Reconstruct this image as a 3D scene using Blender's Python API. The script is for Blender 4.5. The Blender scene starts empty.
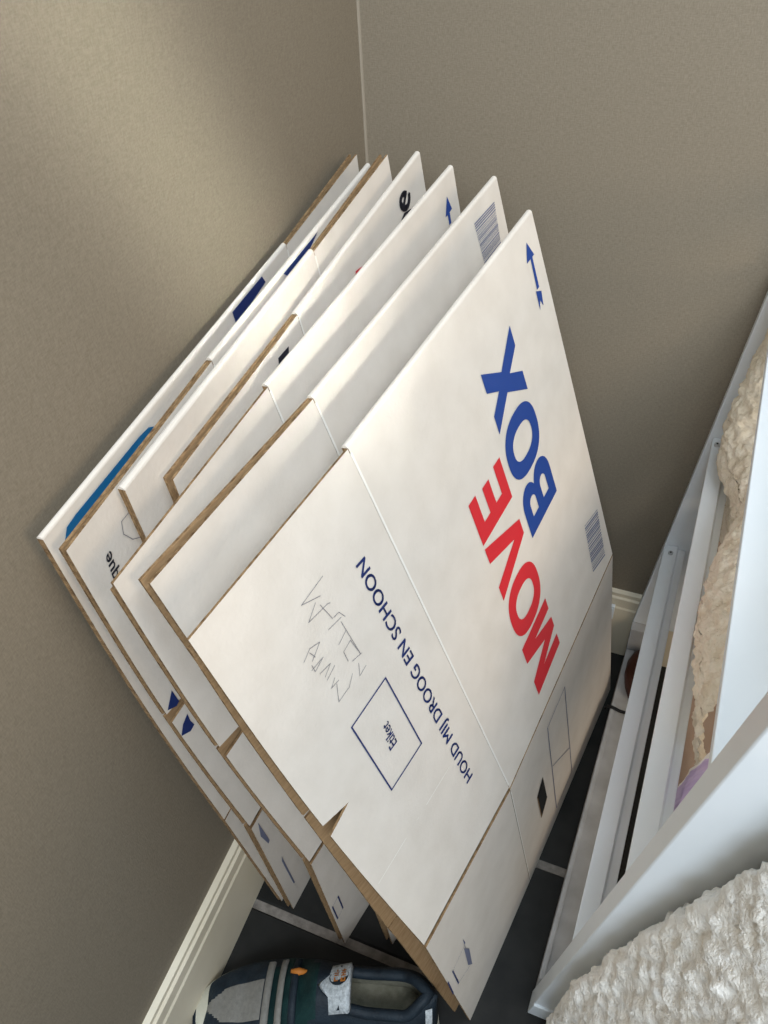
import bpy, bmesh, math, random
from mathutils import Vector, Matrix, noise

S = 0.715          # all coordinates below are in working units; S turns them into metres
sc = bpy.context.scene
COL = sc.collection
random.seed(7)

# ------------------------------------------------------------------ camera
cam_d = bpy.data.cameras.new('camera')
cam_d.sensor_fit = 'HORIZONTAL'
cam_d.sensor_width = 36.0
cam_d.lens = 833.43 / 768 * 36
cam_d.clip_start = 0.01
cam = bpy.data.objects.new('camera', cam_d)
COL.objects.link(cam)
rx = Vector((0.92334199, 0.38119796, -0.04612675))
ry = Vector((0.22334825, -0.63090519, -0.74301696))
rz = Vector((-0.31233815, 0.67575643, -0.66768116))
m = Matrix((( rx.x, -ry.x, -rz.x, 0), (rx.y, -ry.y, -rz.y, 0), (rx.z, -ry.z, -rz.z, 0), (0, 0, 0, 1)))
cam.matrix_world = Matrix.Translation(Vector((.627, -1.397, 1.65)) * S) @ m
sc.camera = cam

# ------------------------------------------------------------------ light
sc.view_settings.view_transform = 'Standard'
sc.view_settings.look = 'None'
sc.view_settings.gamma = 1
sc.view_settings.exposure = 0.0
sc.view_settings.use_curve_mapping = False
world = bpy.data.worlds.new('world')
sc.world = world
world.use_nodes = True
bg = world.node_tree.nodes['Background']
bg.inputs[0].default_value = (0.78, 0.88, 1.0, 1)
bg.inputs[1].default_value = 0.48

def area(name, loc, target, size, energy, color, size_y=None):
    d = bpy.data.lights.new(name, 'AREA')
    d.energy = energy; d.color = color
    d.size = size * S
    if size_y:
        d.shape = 'RECTANGLE'; d.size_y = size_y * S
    o = bpy.data.objects.new(name, d)
    COL.objects.link(o)
    o.location = Vector(loc) * S
    v = (Vector(target) - Vector(loc)).normalized()
    o.rotation_euler = v.to_track_quat('-Z', 'Y').to_euler()
    return o
# high daylight window behind the camera, a warm fill lamp added further right, and a narrow beam
# from no known source, added for the soft slanting band on the left wall
area('window_light', (1.75, -2.56, 3.35), (.45, -.65, .6), .6, 15, (.95, .96, 1.0), .8)
area('warm_fill_light', (3.4, -1.9, 2.2), (.1, -.6, .7), 1.2, 16, (1.0, .80, .56))
area('sky_fill_light', (1.25, -3.2, 2.8), (.7, -.9, .4), 1.1, 34, (.78, .90, 1.0), 1.2)  # added bluish fill that brightens frame and fleece, no known window
area('overhead_fill_light', (1.1, -1.0, 3.5), (.75, -.7, 0), .9, 17, (.72, .87, 1.0), .9)  # added overhead fill that brightens the rail tops, no known opening above
beam = area('wall_band_light', (2.5, -2.9, 2.3), (.04, -.63, 1.36), .10, .22, (.92, 1.0, .92), .62)
beam.data.spread = math.radians(5)
bz = (Vector((2.5, -2.9, 2.3)) - Vector((.04, -.63, 1.36))).normalized()
by = Vector((.01, .19, -.36)); by = (by - bz * by.dot(bz)).normalized(); bx = by.cross(bz)
beam.rotation_euler = Matrix(((bx.x, by.x, bz.x), (bx.y, by.y, bz.y), (bx.z, by.z, bz.z))).to_euler()

# ------------------------------------------------------------------ materials
def nodes(name):
    mt = bpy.data.materials.new(name); mt.use_nodes = True
    nt = mt.node_tree
    return mt, nt, nt.nodes['Principled BSDF']

def noise_mat(name, c1, c2, scale=40, rough=.8, bump=0, bscale=300, detail=4, spec=.3, stretch=None):
    mt, nt, b = nodes(name)
    tc = nt.nodes.new('ShaderNodeTexCoord')
    n = nt.nodes.new('ShaderNodeTexNoise'); n.inputs['Scale'].default_value = scale; n.inputs['Detail'].default_value = detail
    src = tc.outputs['Object']
    if stretch:
        mp = nt.nodes.new('ShaderNodeMapping'); mp.inputs['Scale'].default_value = stretch
        nt.links.new(src, mp.inputs[0]); src = mp.outputs[0]
    nt.links.new(src, n.inputs['Vector'])
    r = nt.nodes.new('ShaderNodeValToRGB')
    r.color_ramp.elements[0].position = .3; r.color_ramp.elements[1].position = .7
    r.color_ramp.elements[0].color = (*c1, 1); r.color_ramp.elements[1].color = (*c2, 1)
    nt.links.new(n.outputs[0], r.inputs[0]); nt.links.new(r.outputs[0], b.inputs['Base Color'])
    b.inputs['Roughness'].default_value = rough
    b.inputs['Specular IOR Level'].default_value = spec
    if bump:
        n2 = nt.nodes.new('ShaderNodeTexNoise'); n2.inputs['Scale'].default_value = bscale; n2.inputs['Detail'].default_value = 5
        nt.links.new(src, n2.inputs['Vector'])
        bp = nt.nodes.new('ShaderNodeBump'); bp.inputs['Strength'].default_value = bump; bp.inputs['Distance'].default_value = .002
        nt.links.new(n2.outputs[0], bp.inputs['Height']); nt.links.new(bp.outputs[0], b.inputs['Normal'])
    return mt

def wallpaper(name, c1, c2, axis):
    # woven-looking wallpaper: fine horizontal and vertical threads
    mt, nt, b = nodes(name)
    tc = nt.nodes.new('ShaderNodeTexCoord')
    def stretched(sc_, s):
        mp = nt.nodes.new('ShaderNodeMapping'); mp.inputs['Scale'].default_value = sc_
        nt.links.new(tc.outputs['Object'], mp.inputs[0])
        n = nt.nodes.new('ShaderNodeTexNoise'); n.inputs['Scale'].default_value = s; n.inputs['Detail'].default_value = 3
        nt.links.new(mp.outputs[0], n.inputs['Vector'])
        return n.outputs[0]
    h = stretched((.25, .25, 1) , 760)
    v = stretched((1, 1, .3), 700)
    ad = nt.nodes.new('ShaderNodeMath'); ad.operation = 'ADD'
    nt.links.new(h, ad.inputs[0]); nt.links.new(v, ad.inputs[1])
    mu = nt.nodes.new('ShaderNodeMath'); mu.operation = 'MULTIPLY'; mu.inputs[1].default_value = .5
    nt.links.new(ad.outputs[0], mu.inputs[0])
    r = nt.nodes.new('ShaderNodeValToRGB')
    r.color_ramp.elements[0].position = .33; r.color_ramp.elements[1].position = .67
    r.color_ramp.elements[0].color = (*c1, 1); r.color_ramp.elements[1].color = (*c2, 1)
    nt.links.new(mu.outputs[0], r.inputs[0]); nt.links.new(r.outputs[0], b.inputs['Base Color'])
    bp = nt.nodes.new('ShaderNodeBump'); bp.inputs['Strength'].default_value = .35; bp.inputs['Distance'].default_value = .001
    nt.links.new(mu.outputs[0], bp.inputs['Height']); nt.links.new(bp.outputs[0], b.inputs['Normal'])
    b.inputs['Roughness'].default_value = .62
    b.inputs['Specular IOR Level'].default_value = .35
    return mt

def plain(name, c, rough=.6, spec=.3):
    mt, nt, b = nodes(name)
    n = nt.nodes.new('ShaderNodeTexNoise'); n.inputs['Scale'].default_value = 60
    r = nt.nodes.new('ShaderNodeMixRGB')
    r.inputs[1].default_value = (*[x * .93 for x in c], 1); r.inputs[2].default_value = (*[min(1, x * 1.05) for x in c], 1)
    nt.links.new(n.outputs[0], r.inputs[0]); nt.links.new(r.outputs[0], b.inputs['Base Color'])
    b.inputs['Roughness'].default_value = rough; b.inputs['Specular IOR Level'].default_value = spec
    return mt

M = {
 'wall': wallpaper('woven_wallpaper', (.200, .163, .115), (.264, .220, .162), 0),
 'white': noise_mat('white_cardboard', (.68, .61, .53), (.735, .665, .585), 30, .7, .12, 260),
 'kraft': noise_mat('kraft_cardboard', (.30, .18, .085), (.42, .27, .14), 60, .85, .3, 240, stretch=(1, 1, 6)),
 'edge': noise_mat('cut_cardboard_edge', (.11, .06, .025), (.36, .225, .11), 150, .9, .5, 500),
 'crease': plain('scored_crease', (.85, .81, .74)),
 'navy': plain('navy_print', (.012, .028, .13), .5),
 'blue': plain('blue_print', (.014, .055, .26), .5),
 'cyan': plain('bright_blue_print', (.008, .13, .30), .5),
 'red': plain('red_print', (.66, .025, .035), .5),
 'black': plain('black_print', (.016, .016, .025), .55),
 'ink': plain('thin_blue_print', (.05, .07, .20), .5),
 'pen': plain('pen_line', (.22, .21, .22), .6),
 'bars': plain('barcode_print', (.17, .18, .26), .6),
 'dark': plain('dark_gap', (.012, .010, .008), .9),
 'paint': noise_mat('white_lacquer', (.80, .84, .865), (.85, .88, .90), 8, .35, .03, 90, spec=.45),
 'dusty': noise_mat('dusty_lacquer', (.42, .42, .42), (.58, .585, .59), 24, .6, .05, 200),
 'base': noise_mat('cream_baseboard', (.72, .63, .47), (.79, .70, .54), 12, .42, .03, 80, spec=.4),
 'joint_highlight': plain('lit_corner_joint', (.30, .255, .195), .6),
 'ply': noise_mat('plain_wood', (.40, .30, .235), (.50, .39, .31), 12, .7, .1, 100, stretch=(6, 1, 1)),
 'fleece': noise_mat('cream_fleece', (.88, .83, .75), (.96, .93, .88), 45, 1, 1, 330, spec=.05),
 'plush': noise_mat('tan_plush', (.80, .70, .54), (.95, .88, .74), 60, 1, 1, 330, spec=.05),
 'lilac': noise_mat('lilac_satin', (.50, .38, .62), (.68, .55, .78), 30, .4, .2, 60, stretch=(1, 6, 1)),
 'leather': noise_mat('brown_leather', (.055, .014, .008), (.12, .03, .016), 18, .45, .2, 120),
 'rubber': plain('black_rubber', (.012, .012, .013), .5),
 'navysuede': noise_mat('dark_navy_suede', (.006, .010, .015), (.014, .023, .032), 60, .6, .4, 400, spec=.25),
 'teal': noise_mat('dark_teal_nubuck', (.004, .018, .018), (.008, .032, .030), 60, .7, .4, 400, spec=.2),
 'grey': noise_mat('grey_textile', (.17, .16, .14), (.22, .205, .18), 200, .9, .5, 700),
 'silver': noise_mat('silver_mesh', (.32, .34, .35), (.62, .65, .66), 300, .45, .8, 800),
 'insole': noise_mat('olive_grey_lining', (.15, .145, .105), (.22, .21, .16), 120, .95, .5, 500),
 'sole': plain('offwhite_sole', (.62, .59, .48), .5),
 'orange': plain('orange_badge', (.42, .14, .02), .6),
}

def tile_mat():
    mt, nt, b = nodes('slate_floor_tiles')
    tc = nt.nodes.new('ShaderNodeTexCoord')
    n = nt.nodes.new('ShaderNodeTexNoise'); n.inputs['Scale'].default_value = 16; n.inputs['Detail'].default_value = 8
    nt.links.new(tc.outputs['Object'], n.inputs['Vector'])
    r = nt.nodes.new('ShaderNodeValToRGB')
    r.color_ramp.elements[0].position = .32; r.color_ramp.elements[1].position = .8
    r.color_ramp.elements[0].color = (.006, .0062, .0058, 1); r.color_ramp.elements[1].color = (.028, .027, .024, 1)
    nt.links.new(n.outputs[0], r.inputs[0])
    bp = nt.nodes.new('ShaderNodeBump'); bp.inputs['Strength'].default_value = .5; bp.inputs['Distance'].default_value = .003
    nt.links.new(n.outputs[0], bp.inputs['Height']); nt.links.new(bp.outputs[0], b.inputs['Normal'])
    nt.links.new(r.outputs[0], b.inputs['Base Color'])
    b.inputs['Roughness'].default_value = .62
    b.inputs['Specular IOR Level'].default_value = .35
    return mt
M['tile'] = tile_mat()
M['grout'] = noise_mat('grey_grout', (.16, .14, .12), (.28, .25, .22), 90, .95, .4, 300)

# ------------------------------------------------------------------ helpers
def tag(o, label=None, cat=None, group=None, kind=None):
    if label: o['label'] = label
    if cat: o['category'] = cat
    if group: o['group'] = group
    if kind: o['kind'] = kind
    return o

def build(name, verts, faces, mats, fm=None, parent=None, smooth=False, loc=None):
    """verts in working units; one mesh object, origin at loc (or the parent's origin)"""
    me = bpy.data.meshes.new(name)
    org = Vector(parent['_o']) if parent is not None and '_o' in parent.keys() else Vector(loc or (0, 0, 0))
    me.from_pydata([tuple((Vector(v) - org) * S) for v in verts], [], faces)
    if not isinstance(mats, (list, tuple)): mats = [mats]
    for k in mats: me.materials.append(M[k])
    if fm:
        for p, i in zip(me.polygons, fm): p.material_index = i
    if smooth:
        for p in me.polygons: p.use_smooth = True
    o = bpy.data.objects.new(name, me)
    COL.objects.link(o)
    if parent is None:
        o.location = org * S
    else:
        o.parent = parent
    if parent is not None and '_o' in parent.keys(): o['_o'] = tuple(parent['_o'])
    return o

def empty(name, loc, label, cat, group=None):
    o = bpy.data.objects.new(name, None)
    COL.objects.link(o)
    o.empty_display_size = .05
    o.location = Vector(loc) * S
    o['_o'] = tuple(loc)
    return tag(o, label, cat, group)

def fix_normals(o):
    bm = bmesh.new(); bm.from_mesh(o.data)
    bmesh.ops.recalc_face_normals(bm, faces=bm.faces)
    bm.to_mesh(o.data); bm.free()
    return o

class MB:
    def __init__(s): s.v = []; s.f = []; s.m = []
    def add(s, v, f, m=0):
        n = len(s.v); s.v += [tuple(x) for x in v]; s.f += [tuple(i + n for i in q) for q in f]; s.m += [m] * len(f)
    def hexa(s, c, m=0):     # c: 4 bottom + 4 top corners
        s.add(c, [(0, 3, 2, 1), (4, 5, 6, 7), (0, 1, 5, 4), (1, 2, 6, 5), (2, 3, 7, 6), (3, 0, 4, 7)], m)
    def box(s, x0, x1, y0, y1, z0, z1, m=0):
        s.hexa([(x0, y0, z0), (x1, y0, z0), (x1, y1, z0), (x0, y1, z0), (x0, y0, z1), (x1, y0, z1), (x1, y1, z1), (x0, y1, z1)], m)
    def extrude(s, prof, a, b, m=0):   # profile of points (functions of 3D a / b frame): list of 3D at a and at b
        n = len(prof[0]); s.add(list(prof[0]) + list(prof[1]), [(i, (i + 1) % n, (i + 1) % n + n, i + n) for i in range(n)] + [tuple(range(n))[::-1], tuple(range(n, 2 * n))], m)
    def tube(s, pts, r, seg=8, m=0):
        rings = []
        for i, p in enumerate(pts):
            p = Vector(p); a = Vector(pts[max(i - 1, 0)]); b = Vector(pts[min(i + 1, len(pts) - 1)])
            t = (b - a).normalized(); up = Vector((0, 0, 1)) if abs(t.z) < .9 else Vector((1, 0, 0))
            u = t.cross(up).normalized(); w = u.cross(t)
            rr = r[i] if isinstance(r, (list, tuple)) else r
            rings.append([p + (u * math.cos(2 * math.pi * k / seg) + w * math.sin(2 * math.pi * k / seg)) * rr for k in range(seg)])
        v = [q for g in rings for q in g]
        f = [(i * seg + k, i * seg + (k + 1) % seg, (i + 1) * seg + (k + 1) % seg, (i + 1) * seg + k) for i in range(len(pts) - 1) for k in range(seg)]
        f += [tuple(range(seg))[::-1], tuple((len(pts) - 1) * seg + k for k in range(seg))]
        s.add(v, f, m)
    def build(s, name, mats, parent=None, smooth=False, bevel=0, loc=None, fix=True):
        o = build(name, s.v, s.f, mats, s.m, parent, smooth, loc)
        if fix: fix_normals(o)
        if bevel:
            b = o.modifiers.new('bevel', 'BEVEL'); b.width = bevel * S; b.segments = 3; b.limit_method = 'ANGLE'
            b.harden_normals = True
        return o

# ------------------------------------------------------------------ the room
WO = Vector((-.010, 0, 0))
WD = Vector((.052, -1, 0)).normalized()        # direction of the left wall along the floor
WN = Vector((1, .052, 0)).normalized()         # its inward normal
mb = MB()
a, b_ = WO, WO + WD * 4.5
q = [a - WN * .1, a, b_, b_ - WN * .1]
mb.hexa([tuple(p + Vector((0, 0, -.05))) for p in q] + [tuple(p + Vector((0, 0, 3.6))) for p in q])
tag(mb.build('wall_left', 'wall'), kind='structure')
mb = MB(); mb.box(-.12, 4.2, 0, .1, -.05, 3.6)
tag(mb.build('wall_right', 'wall'), kind='structure')

# floor: slate tiles with grout joints, one mesh
mb = MB()
mb.box(-.05, 4.0, -4.5, .0, -.06, -.0045, 1)
TW_, TL_, g = .42, .8325, .0085
for i in range(10):
    for j in range(-1, 8):
        xa, xb = i * TW_ + g, (i + 1) * TW_ - g
        yt = -.872 + (i % 3) * .2775 + .8325 - j * TL_
        yb, ya = min(yt - g, -.001), yt - TL_ + g
        if xb <= xa or yb <= ya: continue
        e = .004
        mb.add([(xa, ya, -.005), (xb, ya, -.005), (xb, yb, -.005), (xa, yb, -.005), (xa + e, ya + e, 0), (xb - e, ya + e, 0), (xb - e, yb - e, 0), (xa + e, yb - e, 0)],
               [(4, 5, 6, 7), (0, 1, 5, 4), (1, 2, 6, 5), (2, 3, 7, 6), (3, 0, 4, 7)], 0)
tag(mb.build('floor', ['tile', 'grout'], fix=False), kind='structure')

mb = MB(); mb.extrude([[Vector(p) + Vector((0, 0, z)) for p in ((-.010, 0, 0), (-.006, -.0003, 0), (-.007, -.003, 0), (-.0097, -.004, 0))] for z in (.16, 3.55)], 0, 0)
tag(mb.build('trim_1', 'joint_highlight'), kind='structure')  # corner bead in lighter beige, painting the light the joint catches

# baseboards with a small moulded top
def board_profile(o, n):
    pr = [(0, 0), (.017, 0), (.017, .158), (.0145, .163), (.0145, .188), (.010, .192), (.010, .202), (0, .206)]
    return [o + n * p[0] + Vector((0, 0, p[1])) for p in pr]
mb = MB(); mb.extrude([board_profile(WO, WN), board_profile(WO + WD * 4.4, WN)], 0, 0)
tag(mb.build('baseboard_left', 'base'), kind='structure')
mb = MB(); mb.extrude([board_profile(Vector((.02, 0, 0)), Vector((0, -1, 0))), board_profile(Vector((4.0, 0, 0)), Vector((0, -1, 0)))], 0, 0)
tag(mb.build('baseboard_right', 'base'), kind='structure')
mb = MB(); mb.box(.535, .567, -.028, -.0175, .130, .172)
mb.box(.538, .564, -.031, -.028, .134, .168)
tag(mb.build('corner_block', 'paint', bevel=.003, loc=(.55, -.02, .15)), 'small white block fixed over the baseboard of the right wall', 'block')

# ------------------------------------------------------------------ cartons
# each carton: corner points of its outer face, (right end, flap crease, left end) along the
# top fold, the lower crease and the floor edge; gaps to the back layer at the same nine points
CARTONS = [
 dict(T=((.362,-.273,1.177),(.300,-.770,1.110),(.262,-1.036,1.081)), D=((.551,-.200,.500),(.495,-.695,.415),(.452,-.970,.415)), F=((.599,-.127,0),(.542,-.635,0),(.509,-.913,0)),
      G=((.003,.003,.005),(.004,.026,.060),(.003,.012,.026)), rev=False, bt=.975, notch=.475, nd=.15, nw=.035, label='nearest'),
 dict(T=((.279,-.165,1.177),(.223,-.697,1.110),(.189,-.989,1.080)), D=((.450,-.110,.47),(.388,-.620,.42),(.340,-.905,.42)), F=((.490,-.070,0),(.400,-.580,0),(.334,-.845,0)),
      G=((.003,.003,.010),(.003,.008,.018),(.003,.006,.010)), rev=False, notch=.47, nd=.22, nw=.03),
 dict(T=((.212,-.172,1.189),(.161,-.692,1.110),(.155,-1.001,1.080)), D=((.330,-.130,.46),(.285,-.620,.42),(.250,-.923,.42)), F=((.365,-.080,0),(.300,-.580,0),(.250,-.876,0)),
      G=((.003,.003,.004),(.003,.006,.010),(.003,.006,.008)), rev=False, bt=.98, notch=.50, nd=.30, nw=.035),
 dict(T=((.150,-.150,1.197),(.129,-.548,1.124),(.130,-.856,1.088)), D=((.245,-.100,.46),(.222,-.500,.42),(.205,-.800,.42)), F=((.275,-.050,0),(.235,-.460,0),(.205,-.760,0)),
      G=((.003,.003,.007),(.003,.004,.008),(.003,.004,.006)), rev=False, notch=.50, nd=.20, nw=.02),
 dict(T=((.118,-.203,1.210),(.105,-.443,1.160),(.109,-.906,1.107)), D=((.195,-.120,.46),(.180,-.380,.44),(.165,-.840,.42)), F=((.215,-.060,0),(.195,-.330,0),(.170,-.800,0)),
      G=((.008,.003,.003),(.004,.003,.003),(.003,.003,.004)), rev=True, notch=None),
 dict(T=((.087,-.200,1.190),(.087,-.690,1.130),(.097,-.991,1.095)), D=((.145,-.140,.46),(.140,-.620,.42),(.137,-.906,.42)), F=((.160,-.060,0),(.145,-.560,0),(.130,-.855,0)),
      G=((.002,.002,.003),(.002,.003,.008),(.002,.003,.008)), rev=False, notch=.50, nd=.30, nw=.03),
 dict(T=((.024,-.112,1.172),(.036,-.397,1.140),(.074,-.993,1.104)), D=((.070,-.110,.46),(.078,-.370,.44),(.092,-.910,.42)), F=((.092,-.060,0),(.096,-.320,0),(.102,-.850,0)),
      G=((.008,.002,.001),(.003,.002,.002),(.002,.002,.003)), rev=True, notch=None, bow=.012),
]
def lerp3(a, b, t): return tuple(a[i] + (b[i] - a[i]) * t for i in range(3))
def carton_point(c, u, v):
    k = 0 if u <= 1 else 1; s = u - k
    a = lerp3(c['D'][k], c['D'][k + 1], s)
    if v >= 0:
        p = lerp3(a, lerp3(c['T'][k], c['T'][k + 1], s), v)      # the free left edge bows back a little
        return (p[0] - c.get('bow', .017) * max(0, u - 1) ** 2 * math.sin(math.pi * min(v, 1)),) + p[1:]
    return lerp3(a, lerp3(c['F'][k], c['F'][k + 1], s), -v)

# printed marks: carton index, (u, v) on its face (u 0-1 panel, 1-2 flap; v 1 top, 0 lower crease, -1 floor)
K = {
    'MOVE': (0, [(0.5025, 0.0789), (0.5007, 0.6738), (0.6999, 0.6794), (0.7035, 0.0657)]),
    'BOX': (0, [(0.2616, 0.4216), (0.2677, 0.8663), (0.4655, 0.8591), (0.4675, 0.4185)]),
    'HOUD': (0, [(1.1802, 0.1829), (1.1557, 0.8333), (1.2435, 0.8359), (1.266, 0.1823)]),
    'ETBOX': (0, [(1.3824, 0.608), (1.3873, 0.4044), (1.6527, 0.3965), (1.6504, 0.5991)]),
    'ETIKET': (0, [(1.4955, 0.4708), (1.4806, 0.53), (1.5321, 0.5324), (1.5538, 0.4703)]),
    'ARROW': (0, [(0.0723, 0.9633), (0.0462, 0.9268), (0.0963, 0.9273), (0.0714, 0.927), (0.0699, 0.8599), (0.0856, 0.8599), (0.0874, 0.8153), (0.0755, 0.8349), (0.063, 0.8168), (0.0549, 0.8476)]),
    'BAR1': (0, [(0.1508, 0.2241), (0.0364, 0.2017), (0.0603, 0.0388), (0.1742, 0.0634)]),
    'BAR2': (1, [(0.1802, 0.9703), (0.0454, 0.9662), (0.059, 0.8774), (0.1758, 0.8776)]),
    'ARROW3': (2, [(0.067, 0.9638), (0.0492, 0.9312), (0.0947, 0.9293), (0.073, 0.9301), (0.0741, 0.9075)]),
    'HOLE': (0, [(0.7813, -0.4059), (0.7694, -0.6326), (0.8345, -0.6896), (0.8429, -0.459)]),
    'RECT': (0, [(0.5298, -0.1355), (0.6986, -0.1455), (0.7016, -0.9084), (0.5204, -0.9077), (0.5284, -0.6562), (0.6938, -0.4933)]),
    'ICON1': (0, [(1.7943, -0.4251), (1.7603, -0.4934), (1.7898, -0.6368), (1.8204, -0.5875)]),
    'ICON1b': (0, [(1.7722, -0.3519), (1.768, -0.4034), (1.78, -0.4091)]),
    'ICON2': (0, [(1.9337, -0.4221), (1.9399, -0.5683), (2.0059, -0.5655), (1.9974, -0.4316)]),
    'ICON3': (0, [(1.78, -0.4091), (1.9337, -0.4221), (1.9399, -0.5683), (1.7977, -0.6198)]),
    'FAINT': (0, [(1.309, 0.2776), (1.9709, 0.2559)]),
    'PEN0': (0, [(1.4084, 0.8788), (1.5581, 0.8749), (1.4638, 0.8565)]),
    'PEN1': (0, [(1.4986, 0.8552), (1.5693, 0.8395), (1.4526, 0.8332), (1.4392, 0.83)]),
    'PEN2': (0, [(1.4844, 0.8443), (1.4653, 0.8037)]),
    'PEN3': (0, [(1.4587, 0.8033), (1.4249, 0.8014), (1.4085, 0.7841)]),
    'PEN4': (0, [(1.5089, 0.7949), (1.4285, 0.7902)]),
    'PEN5': (0, [(1.4383, 0.7842), (1.4323, 0.6983), (1.4438, 0.7393), (1.499, 0.7348), (1.5027, 0.7118)]),
    'PEN6': (0, [(1.5012, 0.7547), (1.4364, 0.7625)]),
    'PEN7': (0, [(1.4854, 0.7037), (1.4253, 0.6979)]),
    'PEN8': (0, [(1.4642, 0.688), (1.4896, 0.6659), (1.4381, 0.6699)]),
    'PEN9': (0, [(1.6759, 0.7918), (1.6244, 0.8013), (1.5712, 0.7932), (1.6429, 0.7785)]),
    'PEN10': (0, [(1.6339, 0.7953), (1.6224, 0.7794)]),
    'PEN11': (0, [(1.6667, 0.766), (1.5923, 0.7651), (1.656, 0.758), (1.6547, 0.7736)]),
    'PEN12': (0, [(1.6429, 0.7462), (1.5786, 0.7424), (1.6305, 0.7318)]),
    'PEN13': (0, [(1.6299, 0.7232), (1.5672, 0.7315)]),
    'PEN14': (0, [(1.5968, 0.7125), (1.6336, 0.7025), (1.5854, 0.7012)]),
    'PEN15': (0, [(1.6036, 0.6989), (1.638, 0.667), (1.5615, 0.6693), (1.5158, 0.6843)]),
    'E4': (3, [(0.1744, 0.9225), (0.1226, 0.9521), (0.1923, 0.9837), (0.2504, 0.9571)]),
    'E4b': (3, [(0.2391, 0.9291), (0.2083, 0.9347), (0.1515, 0.9272), (0.1333, 0.9154)]),
    'BLK4': (3, [(1.1302, 0.9719), (1.1559, 0.9497), (1.2378, 0.954), (1.2227, 0.975)]),
    'RED4': (3, [(0.5699, 0.9409), (0.6018, 0.9327), (0.6295, 0.9384), (0.6208, 0.9482)]),
    'NAVY6': (5, [(0.3956, 1.0042), (0.4679, 0.9845), (0.5922, 0.9843), (0.6151, 1.0101), (0.4301, 1.0148)]),
    'NAVY7': (6, [(1.1452, 1.0156), (1.1344, 0.9818), (1.2975, 0.9693), (1.3, 1.0133)]),
    'BLUE7': (6, [(1.6509, 0.9644), (1.6752, 0.9793), (1.7066, 0.9823), (1.9198, 0.9827), (1.9487, 0.9801), (1.9679, 0.9616), (1.9554, 0.9542), (1.9391, 0.9642), (1.9116, 0.9641), (1.6963, 0.9594), (1.6694, 0.9599)]),
    'IQUE': (5, [(1.8721, 0.8623), (1.8487, 0.9323), (1.8845, 0.9321), (1.9086, 0.862)]),
    'CIRC': (5, [(1.695, 0.9428), (1.754, 0.9439), (1.7709, 0.9225), (1.7452, 0.8972), (1.7122, 0.8862)]),
    'FL6a': (5, [(1.9239, 0.5499), (1.9208, 0.5093), (1.9429, 0.505), (1.9879, 0.5201)]),
    'FL6b': (5, [(1.9214, 0.461), (1.9268, 0.4373), (1.9211, 0.4195), (1.9527, 0.4154), (2.0025, 0.4303), (1.9654, 0.4504)]),
    'IC6a': (5, [(1.9455, -0.0332), (1.9283, -0.2443), (1.9465, -0.2523), (1.9715, -0.1351)]),
    'IC6b': (5, [(1.9029, -0.4764), (1.9005, -0.814), (1.914, -0.8036), (1.9181, -0.5062)]),
    'IC3': (2, [(1.9216, -0.5102), (1.9214, -0.6597), (1.9824, -0.6771), (1.9837, -0.5207)]),
}
def norm3(p, c, u, v):
    e = .02
    a = Vector(carton_point(c, min(u + e, 2), v)) - Vector(carton_point(c, max(u - e, 0), v))
    v1 = min(v + e, 1); v0 = max(v - e, -1)
    b = Vector(carton_point(c, u, v1)) - Vector(carton_point(c, u, v0))
    n = b.cross(a).normalized()
    return n if n.x > 0 else -n

def gap(c, u, v):
    G = c['G']; k = 0 if u <= 1 else 1; s = u - k
    L = lambda r: G[r][k] + (G[r][k + 1] - G[r][k]) * s
    return L(1) + (L(0) - L(1)) * v if v >= 0 else L(1) + (L(2) - L(1)) * -v

TH = .0031
def front(c, u, v, d=0.0):
    """point of the outer face, d in front of it, with the slight bow such sheets have"""
    p = Vector(carton_point(c, u, v)); n = norm3(p, c, u, v)
    return p + n * d
def back(c, u, v, d=0.0):
    p = Vector(carton_point(c, u, v)); n = norm3(p, c, u, v)
    return p - n * (gap(c, u, v) + TH - d)

def sheet(mb, fn, us, vs, t, wf, wb, vtop=None, vbot=None):
    """thick sheet; fn(u, v, d) with d <= 0 going away from the viewer; wf / wb material index of the two faces, 2 = cut edge"""
    nu, nv = len(us), len(vs)
    def vv(u, k):
        v = vs[k]
        if k == nv - 1 and vtop: v = vtop(u)
        if k == 0 and vbot: v = vbot(u)
        return v
    A = [fn(u, vv(u, k), 0) for k in range(nv) for u in us]
    B = [fn(u, vv(u, k), -t) for k in range(nv) for u in us]
    n = nu * nv; o = len(mb.v)
    mb.v += [tuple(p) for p in A + B]
    I = lambda i, k: o + k * nu + i
    for k in range(nv - 1):
        for i in range(nu - 1):
            mb.f.append((I(i, k), I(i, k + 1), I(i + 1, k + 1), I(i + 1, k))); mb.m.append(wf)
            mb.f.append((I(i, k) + n, I(i + 1, k) + n, I(i + 1, k + 1) + n, I(i, k + 1) + n)); mb.m.append(wb)
    for i in range(nu - 1):
        mb.f.append((I(i, 0), I(i + 1, 0), I(i + 1, 0) + n, I(i, 0) + n)); mb.m.append(2)
        mb.f.append((I(i, nv - 1), I(i, nv - 1) + n, I(i + 1, nv - 1) + n, I(i + 1, nv - 1))); mb.m.append(2)
    for k in range(nv - 1):
        mb.f.append((I(0, k), I(0, k) + n, I(0, k + 1) + n, I(0, k + 1))); mb.m.append(2)
        mb.f.append((I(nu - 1, k), I(nu - 1, k + 1), I(nu - 1, k + 1) + n, I(nu - 1, k) + n)); mb.m.append(2)

def rng(a, b, n): return [a + (b - a) * i / n for i in range(n + 1)]
BMATS = ['white', 'kraft', 'edge']

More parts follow.
